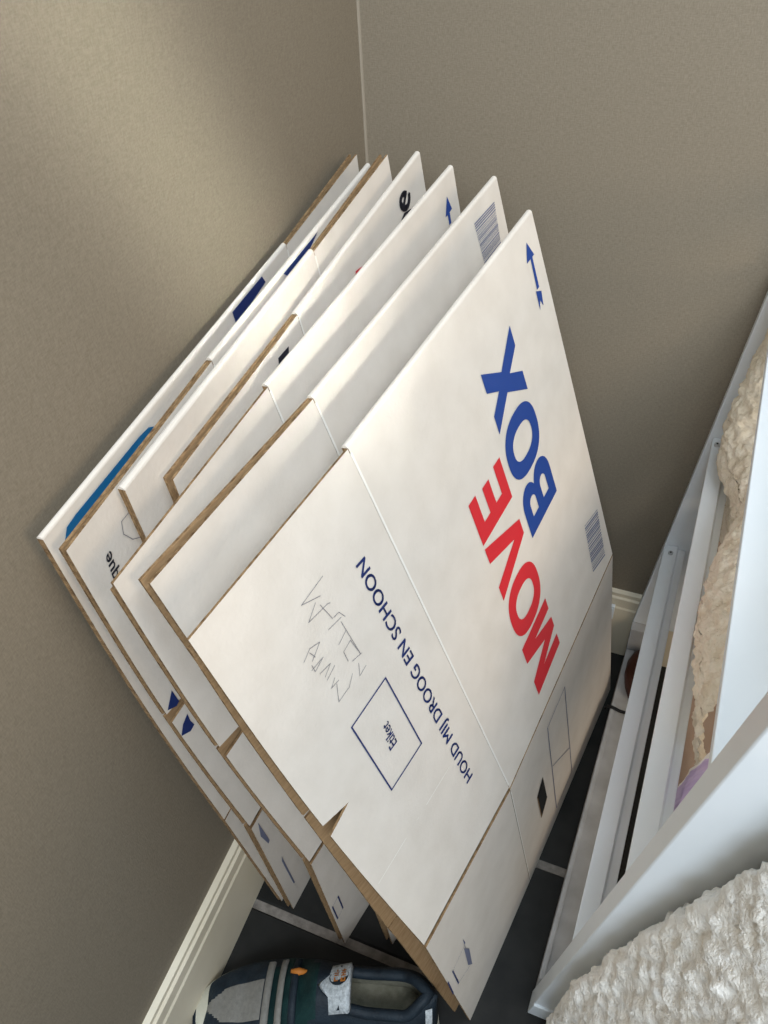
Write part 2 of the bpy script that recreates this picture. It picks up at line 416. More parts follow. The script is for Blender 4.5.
def flap(mb, c, fn, ua, ub, wf, wb, top=1.0, ns=1.0):
    n = c.get('notch')
    if not n:
        sheet(mb, fn, rng(ua, ub, 8), rng(.006, top, 10), TH, wf, wb); return
    nd, nw = c['nd'], c['nw'] * ns
    cut = lambda u: nw * max(0, (u - (2 - nd)) / nd)
    us = rng(ua, 2 - nd, 6) + rng(2 - nd, ub, 4)[1:]
    sheet(mb, fn, us, rng(n, top, 8), TH, wf, wb, vbot=lambda u: n + cut(u) * .4)
    sheet(mb, fn, us, rng(.008, n, 6), TH, wf, wb, vtop=lambda u: n - cut(u) * .6)

def fold_strip(mb, c, ua, ub, v, up):
    """rounded white fold joining the front and back layers along the top (up = 1) or the floor (up = -1)"""
    us = rng(ua, ub, 10); K = 6; rows = []
    for u in us:
        f = front(c, u, v, 0); b = back(c, u, v, -TH)
        mid = (f + b) / 2; r = (f - b) / 2
        dv = (Vector(carton_point(c, u, 1)) - Vector(carton_point(c, u, 0))).normalized() * up
        h = min(r.length, .004)
        rows.append([mid + r * math.cos(math.pi * k / K) + dv * h * math.sin(math.pi * k / K) for k in range(K + 1)])
    n = K + 1
    mb.add([p for r_ in rows for p in r_], [(i * n + k, i * n + k + 1, (i + 1) * n + k + 1, (i + 1) * n + k) for i in range(len(rows) - 1) for k in range(K)]
           + [tuple(range(n)), tuple((len(rows) - 1) * n + k for k in range(n))[::-1]], 0)

# ---- flat print laid on the faces
def clampv(v): return min(v, .999)
def mark(name, c, loops, mat, parent, d=.0009, strips=None):
    """loops: closed (u, v) polygons printed on the outer face; sub-part of the panel they are printed on"""
    v = []; f = []
    for lp in loops:
        n = len(v); v += [front(c, u, clampv(w), d) for u, w in lp]; f.append(tuple(range(n, n + len(lp))))
    return build(name, v, f, mat, None, parent)

def seg_quads(c, pts, w):
    """thin drawn line through (u, v) points, w in working units; returns (verts, faces)"""
    v = []; f = []
    P = [front(c, u, clampv(q), .0010) for u, q in pts]
    for i in range(len(P) - 1):
        a, b = P[i], P[i + 1]
        n = norm3(None, c, *pts[i]); t = (b - a).normalized(); s = n.cross(t).normalized() * w / 2
        e = t * w * .4; k = len(v)
        v += [a - s - e, b - s + e, b + s + e, a + s - e]; f.append((k, k + 1, k + 2, k + 3))
    return v, f
def lines(name, c, polylines, w, mat, parent):
    V, F = [], []
    for pl in polylines:
        v, f = seg_quads(c, pl, w); n = len(V); V += v; F += [tuple(i + n for i in q) for q in f]
    return build(name, V, F, mat, None, parent)

def glyph_mesh(loops):
    """filled 2D mesh of closed loops, holes allowed"""
    cu = bpy.data.curves.new('tmp', 'CURVE'); cu.dimensions = '2D'; cu.fill_mode = 'BOTH'
    for lp in loops:
        sp = cu.splines.new('POLY'); sp.points.add(len(lp) - 1); sp.use_cyclic_u = True
        for p, q in zip(sp.points, lp): p.co = (q[0], q[1], 0, 1)
    o = bpy.data.objects.new('tmp', cu); COL.objects.link(o)
    dg = bpy.context.evaluated_depsgraph_get(); me = o.evaluated_get(dg).to_mesh()
    v = [(p.co.x, p.co.y) for p in me.vertices]; f = [tuple(p.vertices) for p in me.polygons]
    o.evaluated_get(dg).to_mesh_clear()
    bpy.data.objects.remove(o); bpy.data.curves.remove(cu)
    return v, f
def text_mesh(s, bold=0.0, spacing=1.0):
    cu = bpy.data.curves.new('tmp', 'FONT'); cu.body = s; cu.space_character = spacing; cu.resolution_u = 4
    o = bpy.data.objects.new('tmp', cu); COL.objects.link(o)
    dg = bpy.context.evaluated_depsgraph_get(); me = o.evaluated_get(dg).to_mesh()
    v = [(p.co.x, p.co.y) for p in me.vertices]; f = [tuple(p.vertices) for p in me.polygons]
    o.evaluated_get(dg).to_mesh_clear()
    bpy.data.objects.remove(o); bpy.data.curves.remove(cu)
    if bold:
        n = len(v); V = list(v); F = list(f)
        for k, (dx, dy) in enumerate(((bold, 0), (-bold, 0), (0, bold * .6), (0, -bold * .6))):
            V += [(x + dx, y + dy) for x, y in v]; F += [tuple(i + n * (k + 1) for i in q) for q in f]
        v, f = V, F
    return v, f
def lay(name, c, vf, quad, mat, parent, box=None, d=.0009):
    """lay a 2D shape on the face; quad = (u, v) of its base start, base end, top end, top start"""
    v, f = vf
    if box: xa, xb, ya, yb = box
    else:
        xa, xb = min(p[0] for p in v), max(p[0] for p in v); ya, yb = min(p[1] for p in v), max(p[1] for p in v)
    out = []
    for x, y in v:
        s, t = (x - xa) / (xb - xa), (y - ya) / (yb - ya)
        u = (quad[0][0] * (1 - s) + quad[1][0] * s) * (1 - t) + (quad[3][0] * (1 - s) + quad[2][0] * s) * t
        w = (quad[0][1] * (1 - s) + quad[1][1] * s) * (1 - t) + (quad[3][1] * (1 - s) + quad[2][1] * s) * t
        out.append(front(c, u, clampv(w), d))
    return build(name, out, f, mat, None, parent)

def ell(cx, cy, rx_, ry_, n=40, a0=0, a1=2 * math.pi):
    k = n if abs(a1 - a0 - 2 * math.pi) < 1e-6 else n + 1
    return [(cx + rx_ * math.cos(a0 + (a1 - a0) * i / n), cy + ry_ * math.sin(a0 + (a1 - a0) * i / n)) for i in range(k)]
def sup(cx, cy, rx_, ry_, p=2.4, n=44):
    r = []
    for i in range(n):
        a = 2 * math.pi * i / n; ca, sa = math.cos(a), math.sin(a)
        r.append((cx + rx_ * math.copysign(abs(ca) ** (2 / p), ca), cy + ry_ * math.copysign(abs(sa) ** (2 / p), sa)))
    return r
L_M = [[(0, 0), (.22, 0), (.22, .60), (.40, 0), (.60, 0), (.78, .60), (.78, 0), (1.0, 0), (1.0, 1), (.70, 1), (.50, .36), (.30, 1), (0, 1)]]
L_V = [[(0, 1), (.27, 1), (.50, .28), (.73, 1), (1, 1), (.64, 0), (.36, 0)]]
L_E = [[(0, 0), (1, 0), (1, .21), (.34, .21), (.34, .40), (.92, .40), (.92, .60), (.34, .60), (.34, .79), (.98, .79), (.98, 1), (0, 1)]]
L_O = [sup(.5, .5, .5, .52), sup(.5, .5, .245, .31)[::-1]]
L_X = [[(0, 0), (.30, 0), (.5, .33), (.70, 0), (1, 0), (.66, .52), (.97, 1), (.68, 1), (.5, .71), (.32, 1), (.03, 1), (.34, .52)]]
def b_outer():
    p = [(0, 0), (.60, 0)] + ell(.60, .285, .40, .285, 12, -math.pi / 2, math.pi / 2 - .35)
    p += ell(.57, .755, .36, .245, 12, -math.pi / 2 + .45, math.pi / 2) + [(0, 1)]
    return p
L_B = [b_outer(), ([(.28, .20), (.55, .20)] + ell(.55, .30, .14, .10, 8, -math.pi / 2, math.pi / 2) + [(.28, .40)])[::-1],
       ([(.28, .60), (.52, .60)] + ell(.52, .70, .12, .10, 8, -math.pi / 2, math.pi / 2) + [(.28, .80)])[::-1]]
def word(name, c, letters, quad, mat, parent):
    x = 0; tot = []
    for L, w, gp in letters: tot.append((L, x, w)); x += w + gp
    W = x - letters[-1][2]
    for L, xo, w in tot:
        v, f = glyph_mesh(L)
        v = [(xo + p[0] * w, p[1]) for p in v]
        lay(name, c, (v, f), quad, mat, parent, box=(0, W, 0, 1))

LABELS = [
 'white flattened moving box with big red and blue lettering, frontmost of the leaning stack',
 'white flattened box with a barcode at its top corner, just behind the big-lettered front box',
 'white flattened box, third from front, a small blue arrow at its top corner',
 'white flattened box, fourth from front, black letters near its top right end',
 'plain white flattened box whose brown flap edges show at its far end, worn left corner',
 'white flattened box with dark lettering and arrow marks on its brown-edged left flap',
 'rearmost white flattened box, touching the left wall, curved bright blue line near its corner',
]
for idx, c in enumerate(CARTONS):
    base = tuple(sum(p[i] for p in c['F']) / 3 for i in (0, 1)) + (0,)
    root = empty('flattened_moving_box', base, LABELS[idx], 'moving box', 'flattened moving boxes leaning in the corner')
    rev = c['rev']
    pu = (1, 2) if rev else (0, 1)          # panel range
    fu = (0, 1) if rev else (1, 2)          # flap range
    us = rng(*pu, 10)
    F = lambda u, v, d, c=c: front(c, u, v, d)
    B = lambda u, v, d, c=c: back(c, u, v, d)
    mb = MB(); sheet(mb, F, us, rng(.004, 1, 12), TH, 0, 1); fold_strip(mb, c, *pu, 1, 1)
    panel = mb.build('front_panel', BMATS, root, fix=False)
    mb = MB(); sheet(mb, F, us, rng(-1, -.004, 8), TH, 0, 1); fold_strip(mb, c, *pu, -1, -1)
    lower = mb.build('side_panel', BMATS, root, fix=False)
    mb = MB(); sheet(mb, B, us, rng(0, 1, 12), TH, 1, 0)
    sheet(mb, B, us, rng(-1, 0, 8), TH, 1, 0)
    mb.build('back_panel', BMATS, root, fix=False)
    mb = MB(); fr = (fu[0] + .004, fu[1]) if not rev else (fu[0], fu[1] - .004)
    flap(mb, c, F, fr[0], fr[1], 0, 1)
    fflap = mb.build('front_flap', BMATS, root, fix=False)
    mb = MB(); sheet(mb, F, rng(*fr, 8), rng(-1, -.012, 8), TH, 0, 1)
    sflap = mb.build('side_flap', BMATS, root, fix=False)
    mb = MB(); flap(mb, c, B, fr[0], fr[1], 1, 0, c.get('bt', 1.0), .3)
    bflap = mb.build('back_flap', BMATS, root, fix=False)
    mb = MB(); sheet(mb, B, rng(*fr, 8), rng(-1, -.006, 8), TH, 1, 0)
    mb.build('back_side_flap', BMATS, root, fix=False)
    # lighter strip paints the light caught along the scored flap crease
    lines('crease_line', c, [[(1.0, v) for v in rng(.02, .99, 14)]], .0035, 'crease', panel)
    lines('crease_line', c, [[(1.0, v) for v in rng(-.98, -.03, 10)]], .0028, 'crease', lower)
    P = lambda k: K[k][1]
    if idx == 0:
        word('printed_letter', c, [(L_M, 1.02, .05), (L_O, .94, .0), (L_V, .92, .06), (L_E, .66, 0)], P('MOVE'), 'red', panel)
        word('printed_letter', c, [(L_B, .84, .05), (L_O, .96, .0), (L_X, .98, 0)], P('BOX'), 'blue', panel)
        lay('printed_text', c, text_mesh('HOUD MIJ DROOG EN SCHOON', .018, 1.03), P('HOUD'), 'navy', fflap)
        q = P('ETBOX'); lines('printed_frame', c, [q + [q[0]]], .0022, 'navy', fflap)
        lay('printed_text', c, text_mesh('Etiket', .012), P('ETIKET'), 'navy', fflap)
        a = P('ARROW')
        mark('printed_arrow', c, [a[0:3], a[3:4] + [(a[3][0] - .012, a[3][1]), (a[4][0] - .008, a[4][1]), (a[4][0] + .007, a[4][1])], a[5:]], 'blue', panel)
        q = P('RECT'); lines('printed_frame', c, [q[0:4] + [q[0]]], .0020, 'ink', lower); lines('printed_line', c, [q[4:6]], .0016, 'ink', lower)
        mark('hand_hole', c, [P('HOLE')], 'dark', lower)
        h = P('HOLE'); lines('hole_edge', c, [[h[1], h[2], h[3]]], .003, 'edge', lower)
        mark('printed_icon', c, [P('ICON1')], 'bars', sflap)
        mark('printed_icon', c, [P('ICON1b')], 'ink', sflap)
        q = P('ICON2'); lines('printed_line', c, [q[0:2]], .003, 'navy', sflap); lines('printed_line', c, [q[2:4]], .003, 'navy', sflap)
        q = P('ICON3'); lines('printed_frame', c, [q + [q[0]]], .0008, 'bars', sflap)
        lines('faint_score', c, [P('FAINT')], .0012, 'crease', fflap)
        lines('pen_writing', c, [P('PEN%d' % i) for i in range(16)], .0008, 'pen', fflap)
    def barcode(q, n, par, seed):
        r = random.Random(seed); x = 0; loops = []
        while x < 1:
            w = r.choice((.012, .02, .03)); 
            if x + w > 1: break
            L = lambda s, t: (q[0][0] * (1 - s) * (1 - t) + q[1][0] * s * (1 - t) + q[2][0] * s * t + q[3][0] * (1 - s) * t,
                              q[0][1] * (1 - s) * (1 - t) + q[1][1] * s * (1 - t) + q[2][1] * s * t + q[3][1] * (1 - s) * t)
            loops.append([L(0, x), L(1, x), L(1, x + w), L(0, x + w)]); x += w + r.choice((.014, .022, .03))
        mark('printed_barcode', c, loops, 'bars', par)
    if idx == 0: barcode(P('BAR1'), 20, panel, 3)
    if idx == 1: barcode(P('BAR2'), 24, panel, 5)
    if idx == 2:
        a = P('ARROW3'); mark('printed_arrow', c, [a[0:3], [(a[3][0] - .007, a[3][1]), (a[4][0] - .007, a[4][1]), (a[4][0] + .007, a[4][1] ), (a[3][0] + .007, a[3][1])]], 'blue', panel)
        q = P('IC3'); lines('printed_line', c, [[q[0], q[1]]], .003, 'navy', sflap); lines('printed_line', c, [[q[2], q[3]]], .003, 'navy', sflap)
        lines('printed_line', c, [[q[1], q[2]]], .001, 'ink', sflap); lines('printed_line', c, [[q[3], q[0]]], .001, 'ink', sflap)
    if idx == 3:
        lay('printed_text', c, text_mesh('e', .035), P('E4'), 'black', panel)
        mark('printed_text', c, [P('E4b')], 'black', panel)
        mark('printed_mark', c, [P('BLK4')], 'black', fflap)
        mark('red_mark', c, [P('RED4')], 'red', panel)
    if idx == 5:
        mark('navy_patch', c, [P('NAVY6')], 'navy', panel)
        lay('printed_text', c, text_mesh('ique', .02), P('IQUE'), 'black', fflap, box=(0, 1.9, 0, .55))
        lines('pen_curve', c, [P('CIRC')], .001, 'pen', fflap)
        mark('printed_mark', c, [P('FL6a')], 'navy', fflap); mark('printed_mark', c, [P('FL6b')], 'navy', fflap)
        mark('printed_mark', c, [P('IC6a')], 'bars', sflap); mark('printed_mark', c, [P('IC6b')], 'bars', sflap)
    if idx == 6:
        mark('navy_patch', c, [P('NAVY7')], 'navy', panel)
        mark('blue_line', c, [P('BLUE7')], 'cyan', panel)
# ------------------------------------------------------------------ white slatted frame (leans 6 degrees)
frame = empty('shelf_frame', (.68, -.45, 0), 'white lacquered slatted frame standing against the right wall beside the boxes', 'shelf frame')
LX = lambda z: .598 + .104 * z
mb = MB()
z1 = 1.42
mb.hexa([(LX(.14), -.028, .14), (1.02, -.028, .14), (1.02, -.004, .14), (LX(.14), -.004, .14),
         (LX(z1), -.028, z1), (1.02, -.028, z1), (1.02, -.004, z1), (LX(z1), -.004, z1)])
mb.build('end_panel', 'paint', frame, bevel=.002)
YB = lambda z: -.862 - .137 * z
mb = MB(); t = .036; z0 = .085
mb.hexa([(LX(z0), YB(z0), z0), (1.02, YB(z0), z0), (1.02, YB(z0) + t, z0), (LX(z0), YB(z0) + t, z0),
         (LX(1.28), YB(1.28), 1.28), (1.02, YB(1.28), 1.28), (1.02, YB(1.28) + t, 1.28), (LX(1.28), YB(1.28) + t, 1.28)])
mb.build('end_panel', 'paint', frame, bevel=.0025)
mb = MB()
mb.hexa([(LX(0), YB(0) - .002, 0), (.78, YB(0) - .002, 0), (.78, YB(0) + t, 0), (LX(0), YB(0) + t, 0),
         (LX(.085), YB(.085) - .004, .085), (.78, YB(.085) - .004, .085), (.78, YB(.085) + t, .085), (LX(.085), YB(.085) + t, .085)])
mb.build('foot', 'paint', frame, bevel=.002)
mb = MB()
mb.hexa([(.601, -.83, 0), (.692, -.83, 0), (.692, -.052, 0), (.610, -.052, 0), (.604, -.83, .070), (.692, -.83, .070), (.692, -.052, .070), (.613, -.052, .070)])
mb.hexa([(.604, -.83, .070), (.613, -.83, .070), (.620, -.22, .070), (.611, -.22, .070), (.604, -.83, .078), (.613, -.83, .078), (.620, -.22, .078), (.611, -.22, .078)])
mb.build('bottom_board', 'dusty', frame, bevel=.002)
mb = MB(); mb.box(.612, .692, -.051, -.019, 0, .139)
mb.build('foot', 'dusty', frame, bevel=.002)
def rail(x0, x1, zt, h, ya, yb, ridge, name='rail'):
    pr = [(x0, zt - h), (x1, zt - h), (x1, zt - .004), (x0 + (x1 - x0) * ridge + .002, zt - .004), (x0 + (x1 - x0) * ridge, zt + .004), (x0, zt)]
    m_ = MB(); m_.extrude([[(p[0], ya, p[1]) for p in pr], [(p[0], yb, p[1]) for p in pr]], 0, 0)
    return m_.build(name, 'paint', frame, bevel=.0015)
rails = [rail(.640, .683, .40, .014, -.90, -.03, .62), rail(.677, .717, .69, .014, -.935, -.03, .66), rail(.706, .770, 1.036, .016, -.985, -.03, .58), rail(.782, .84, 1.20, .05, -.995, -.03, .6)]
for r_, (x, z) in zip(rails[:2], ((.655, .405), (.686, .695))):
    mb = MB(); mb.tube([(x, -.055, z - .004), (x, -.055, z + .0015)], .0048, 16)
    mb.build('screw', 'dusty', r_, smooth=False)
    mb = MB(); mb.tube([(x, -.055, z + .0012), (x, -.055, z + .0022)], .0022, 6)
    mb.build('screw_socket', 'dark', r_)
mb = MB(); mb.box(.725, 1.01, -.93, -.04, .52, .55)
mb.build('shelf_board', 'ply', frame, bevel=.002)
mb = MB(); mb.tube([(.600, -.232, .066), (.604, -.2335, .077), (.614, -.236, .082), (.630, -.238, .0785), (.66, -.236, .0745), (.686, -.232, .0738)], .0036, 8)
for v in range(len(mb.v)): pass
tag(mb.build('thin_cord', 'rubber', smooth=True, loc=(.65, -.235, .06)), 'thin black cord lying across the lowest board of the white frame', 'cord')

# brown leather shoe on the lowest board, seen only as its rounded toe
mb = MB(); rows = []
sec = [(-.012, .004, .008), (-.018, .018, .020), (-.03, .028, .034), (-.055, .035, .048), (-.09, .035, .052), (-.125, .027, .05), (-.15, .016, .04), (-.16, .005, .02)]
for yy, w, h in sec:
    rows.append([(.657 + w * math.cos(a) * (1 if math.cos(a) > 0 else 1), -.042 + yy, -.0 + .0725 + max(0, h * math.sin(a))) for a in [math.pi * k / 14 for k in range(15)]])
n = 15
mb.add([p for r_ in rows for p in r_], [(i * n + k, i * n + k + 1, (i + 1) * n + k + 1, (i + 1) * n + k) for i in range(len(rows) - 1) for k in range(n - 1)] + [(i * n, (i + 1) * n, (i + 1) * n + n - 1, i * n + n - 1) for i in range(len(rows) - 1)]
       + [tuple(range(n)), tuple((len(rows) - 1) * n + k for k in range(n))[::-1]])
tag(mb.build('leather_shoe', 'leather', smooth=True, loc=(.66, -.1, .055)), 'dark reddish brown leather shoe on the lowest board of the white frame by the wall', 'shoe')

# ------------------------------------------------------------------ fleece
def tuft(p, amp):
    q = Vector(p)
    w = noise.noise(q * 26) * .012
    return amp * (noise.noise(q * 62 + Vector((w, 0, 3))) * .75 + abs(noise.noise(q * 135)) * .75 + noise.noise(q * 15) * .25)

def fleece_grid(name, fn, nu, nv, mat, amp, **kw):
    V = []; 
    P = [[Vector(fn(i / nu, j / nv)) for i in range(nu + 1)] for j in range(nv + 1)]
    for j in range(nv + 1):
        for i in range(nu + 1):
            a = P[j][min(i + 1, nu)] - P[j][max(i - 1, 0)]; b = P[min(j + 1, nv)][i] - P[max(j - 1, 0)][i]
            n = a.cross(b); n = n.normalized() if n.length > 1e-9 else Vector((0, 0, 1))
            V.append(P[j][i] + n * tuft(P[j][i], amp))
    F = [(j * (nu + 1) + i, j * (nu + 1) + i + 1, (j + 1) * (nu + 1) + i + 1, (j + 1) * (nu + 1) + i) for j in range(nv) for i in range(nu)]
    return build(name, V, F, mat, None, kw.get('parent'), True, kw.get('loc'))

PROF = [(0, .664), (.25, .670), (.45, .684), (.62, .711), (.80, .742), (.95, .772), (1.1, .80), (1.2, .82)]
def prof(z):
    for (a, x), (b, y) in zip(PROF, PROF[1:]):
        if a <= z <= b: return x + (y - x) * (z - a) / (b - a)
    return .80
# big cream fleece heaped against the near end panel; left edge leans with the panel
def heap(s, t):
    # s around the rounded plan outline from the panel (y back) round the left side to the front; t from floor to the top
    z = 1.16 * min(t / .72, 1)
    xl = prof(z) - .03
    yb = -.868 - .137 * z - .006
    a = s
    r = .03
    top = max(0, (t - .72) / .28)
    sl = .5
    # outline: start behind at x = 1.25 along the panel, go left, round the corner, come forward
    L1 = 1.25 - (xl + r)
    L2 = math.pi / 2 * r
    L3 = .6
    d = a * (L1 + L2 + L3)
    if d < L1: x, y, nx, ny = 1.25 - d, yb, 0, 1
    elif d < L1 + L2:
        g_ = (d - L1) / r
        x = xl + r - math.sin(g_) * r; y = yb - r + math.cos(g_) * r
    else: x, y = xl + sl * (d - L1 - L2), yb - r - (d - L1 - L2)
    if top > 0:
        cx, cy = 1.22, -1.2
        k = top
        x = x + (cx - x) * k; y = y + (cy - y) * k
        z = 1.16 + .03 * math.sin(min(1, k * 3) * math.pi / 2)
    return (x, y, z)
fl = fleece_grid('fleece_blanket', heap, 420, 260, 'fleece', .009, loc=(.95, -1.2, 0))
tag(fl, 'thick cream fleece blanket heaped in front of the white frame, low on the right', 'blanket')

# fleece lying on the wood board inside the frame, bulging out between the rails
EDGE = [(.0, .690), (-.05, .674), (-.12, .671), (-.17, .684), (-.2, .703), (-.25, .722), (-.30, .735), (-.34, .726), (-.40, .714), (-.47, .702), (-.54, .701), (-.60, .706), (-.66, .716), (-.72, .726)]
def edge_x(y):
    for (ya, xa), (yb, xb) in zip(EDGE, EDGE[1:]):
        if ya >= y >= yb: return xa + (xb - xa) * (y - ya) / (yb - ya)
    return EDGE[-1][1]
def pile(s, t):
    y = -.035 - t * .68
    xl = edge_x(y); xr = 1.0
    a = s * 1.0
    if a < .35:
        k = a / .35 * math.pi / 2 + 0
        x = xl + .05 * (1 - math.sin(k * 1.0)) * .8; z = .565 + .20 * (a / .35)
        x = xl + .045 * (1 - (a / .35)) ** 2
        if z < .712: x = max(x, .726)
    elif a < .6:
        k = (a - .35) / .25 * math.pi / 2
        x = xl + .07 * (1 - math.cos(k)); z = .76 + .07 * math.sin(k)
    else:
        x = xl + .07 + (xr - xl - .07) * (a - .6) / .4; z = .83 + .02 * math.sin(a * 9)
    up = max(0, 1 - t / .26); up = up * up * (3 - 2 * up)
    z += .24 * up * max(0, a - .25) / .75 + (.10 * up if a > .35 else .10 * up * a / .35)
    x += .035 * up * (1 if a > .35 else a / .35)
    if a < .35 and z < .712: x = max(x, .726)
    return (x, y, z)
pf = fleece_grid('curly_plush_blanket', pile, 150, 300, 'plush', .009, loc=(.85, -.4, .53))
tag(pf, 'tan curly plush blanket lying inside the white frame behind its upper rails', 'blanket')
def bundle(s, t):
    y = -.735 - t * .17; k = s * math.pi
    r = .065 + .015 * math.sin(t * math.pi)
    return (.79 - math.cos(k) * (r + .003), y, .56 + .20 * math.sin(k) ** .7)
mb_ = fleece_grid('lilac_trimmed_throw', bundle, 60, 120, ['fleece', 'lilac'], .004, loc=(.79, -.8, .56))
for p in mb_.data.polygons:
    yy = p.center.y / S - .8
    if -.80 < yy < -.742 or -.708 < yy: p.material_index = 1
tag(mb_, 'pale fleece throw with a shiny lilac band, folded inside the white frame', 'throw')

# ------------------------------------------------------------------ sneaker (toe at the left, heel against the front box)
shoe = empty('sneaker', (.27, -1.03, 0), 'dark navy sneaker with an orange tongue badge on the floor by the boxes', 'sneaker')
HEEL = Vector((.459, -.940, 0)); TOE = Vector((.062, -1.080, 0))
ax = (TOE - HEEL).normalized(); side = Vector((-ax.y, ax.x, 0)); LEN = (TOE - HEEL).length   # side points away from the wall of boxes or towards it
if side.y < 0: side = -side
def outline(t):
    """half widths (towards the boxes, towards the camera) along the shoe, 0 heel - 1 toe"""
    e = lambda x, p: max(0, 1 - abs(x) ** p) ** (1 / p)
    w = .066 + .012 * math.sin(max(0, (t - .35)) / .65 * math.pi) - .006 * math.exp(-((t - .42) / .16) ** 2)
    if t < .16: w *= e((.16 - t) / .16, 2.2)
    if t > .68: w *= e((t - .68) / .32, 2.5)
    return w, w * 1.02
def bend(t): return side * (.012 * math.sin(t * math.pi) - .006)
def sp(t, s, z): 
    w1, w2 = outline(t)
    return HEEL + ax * (t * LEN) + bend(t) + side * (w1 * s if s > 0 else w2 * s) + Vector((0, 0, z))
def ring(t_list, zf, sf):
    return [sp(t, s, zf(t)) * 1 for t, s in t_list]
TS = [0.0, .004, .015, .035, .06, .09, .13, .18, .25, .33, .42, .51, .60, .68, .75, .82, .88, .92, .955, .98, .993, 1.0]
def toe_spring(t): return .014 * max(0, (t - .75) / .25) ** 2
def stack(name, levels, mat, parent, cap_top=True, smooth=True):
    """levels: list of (z offset function, width scale); loops round the whole outline"""
    loop = [(t, 1) for t in TS] + [(t, -1) for t in TS[::-1][1:-1]]
    n = len(loop); V = []; F = []
    for zf, sc_ in levels:
        for t, s in loop:
            p = sp(.5 + (t - .5) * (1 - (1 - sc_) * .35), s * sc_, zf(t)); V.append(p)
    for k in range(len(levels) - 1):
        for i in range(n):
            F.append((k * n + i, k * n + (i + 1) % n, (k + 1) * n + (i + 1) % n, (k + 1) * n + i))
    F.append(tuple(range(n))[::-1])
    if cap_top: F.append(tuple((len(levels) - 1) * n + i for i in range(n)))
    return fix_normals(build(name, V, F, mat, None, parent, smooth))
stack('outsole', [(lambda t: .001 + toe_spring(t), .93), (lambda t: .010 + toe_spring(t), 1.0), (lambda t: .014 + toe_spring(t), 1.0)], 'rubber', shoe)
stack('midsole', [(lambda t: .014 + toe_spring(t), 1.01), (lambda t: .020 + toe_spring(t), 1.035), (lambda t: .034 + toe_spring(t) + .012 * (1 - t), 1.02), (lambda t: .037 + toe_spring(t) + .012 * (1 - t), 1.0)], 'sole', shoe)
# upper: lofted cross sections from heel to toe, open at the collar
def top_h(t):     # height of the upper's ridge
    pts = [(0, .160), (.06, .162), (.14, .150), (.28, .142), (.38, .152), (.47, .155), (.58, .124), (.70, .088), (.82, .070), (.92, .058), (1.0, .040)]
    for (a, x), (b, y) in zip(pts, pts[1:]):
        if a <= t <= b:
            k = (t - a) / (b - a); k = k * k * (3 - 2 * k); return x + (y - x) * k
    return pts[-1][1]
def open_w(t):    # half width of the foot opening as a share of the width
    if t < .035 or t > .47: return 0
    return .60 * math.sin(min(1, (t - .035) / .10) * math.pi / 2) * (1 if t < .34 else max(0, math.cos((t - .34) / .13 * math.pi / 2)))
def upper_pt(t, a):   # a from 0 (far side at the sole) to 1 (near side at the sole); over the top
    w1, w2 = outline(t); h = top_h(t); zb = .036 + toe_spring(t) + .012 * (1 - t)
    th = a * math.pi; cx = math.cos(th); sz = math.sin(th)
    lean = .80 - .16 * (h / .15)
    k = math.copysign(abs(cx) ** .72, cx)
    s = k * (1.0 - (1 - lean) * sz ** 1.3)
    return sp(t, s * .985, zb + (h - zb) * sz ** .62)
NA = 48; NT = [i / 120 for i in range(121)]
V = []; F = []; FM = []
for t in NT:
    o = open_w(t)
    for side_ in (0, 1):
        for k in range(NA // 2 + 1):
            a = k / NA
            # squeeze the over-the-top part so that the two halves stop at the rim of the opening
            am = .5 - .5 * (o * .62)
            aa = a / .5 * am
            V.append(upper_pt(t, aa if side_ == 0 else 1 - aa))
H = NA // 2 + 1
for i in range(len(NT) - 1):
    for side_ in (0, 1):
        for k in range(H - 1):
            p = (i * 2 + side_) * H + k; q2 = ((i + 1) * 2 + side_) * H + k
            F.append((p, p + 1, q2 + 1, q2))
            t = NT[i]; a = k / (H - 1)
            mi = 0
            if t > .715 and a > .68 and t < .975 - .3 * (1 - a): mi = 1         # grey textile toe box
            elif .47 < t < .70 and a > .45: mi = 2                   # teal lacing area
            elif .50 < t < .64: mi = 2
            FM.append(mi)
up = build('upper', V, F, ['navysuede', 'grey', 'teal'], FM, shoe, True)
bm = bmesh.new(); bm.from_mesh(up.data); bmesh.ops.remove_doubles(bm, verts=bm.verts, dist=.0006); bm.to_mesh(up.data); bm.free()
fix_normals(up)
md = up.modifiers.new('solid', 'SOLIDIFY'); md.thickness = .006 * S; md.offset = -1
# padded collar roll around the opening
rim = []
ts = [.035 + (.47 - .035) * i / 26 for i in range(27)]
for t in ts: rim.append(upper_pt(t, .5 - .5 * open_w(t) * .62) + Vector((0, 0, .001)))
for t in ts[::-1][1:-1]: rim.append(upper_pt(t, .5 + .5 * open_w(t) * .62) + Vector((0, 0, .001)))
rim.append(rim[0]); 
cp = [upper_pt(t, .5 + sg * .5 * open_w(t) * .62) + Vector((0, 0, .001)) for sg, tl in ((-1, [q for q in ts if q < .40][::-1]), (1, [q for q in ts if q < .40][1:])) for t in tl]
mb = MB(); mb.tube(cp, .0095, 10); mb.build('collar', 'navysuede', shoe, smooth=True)
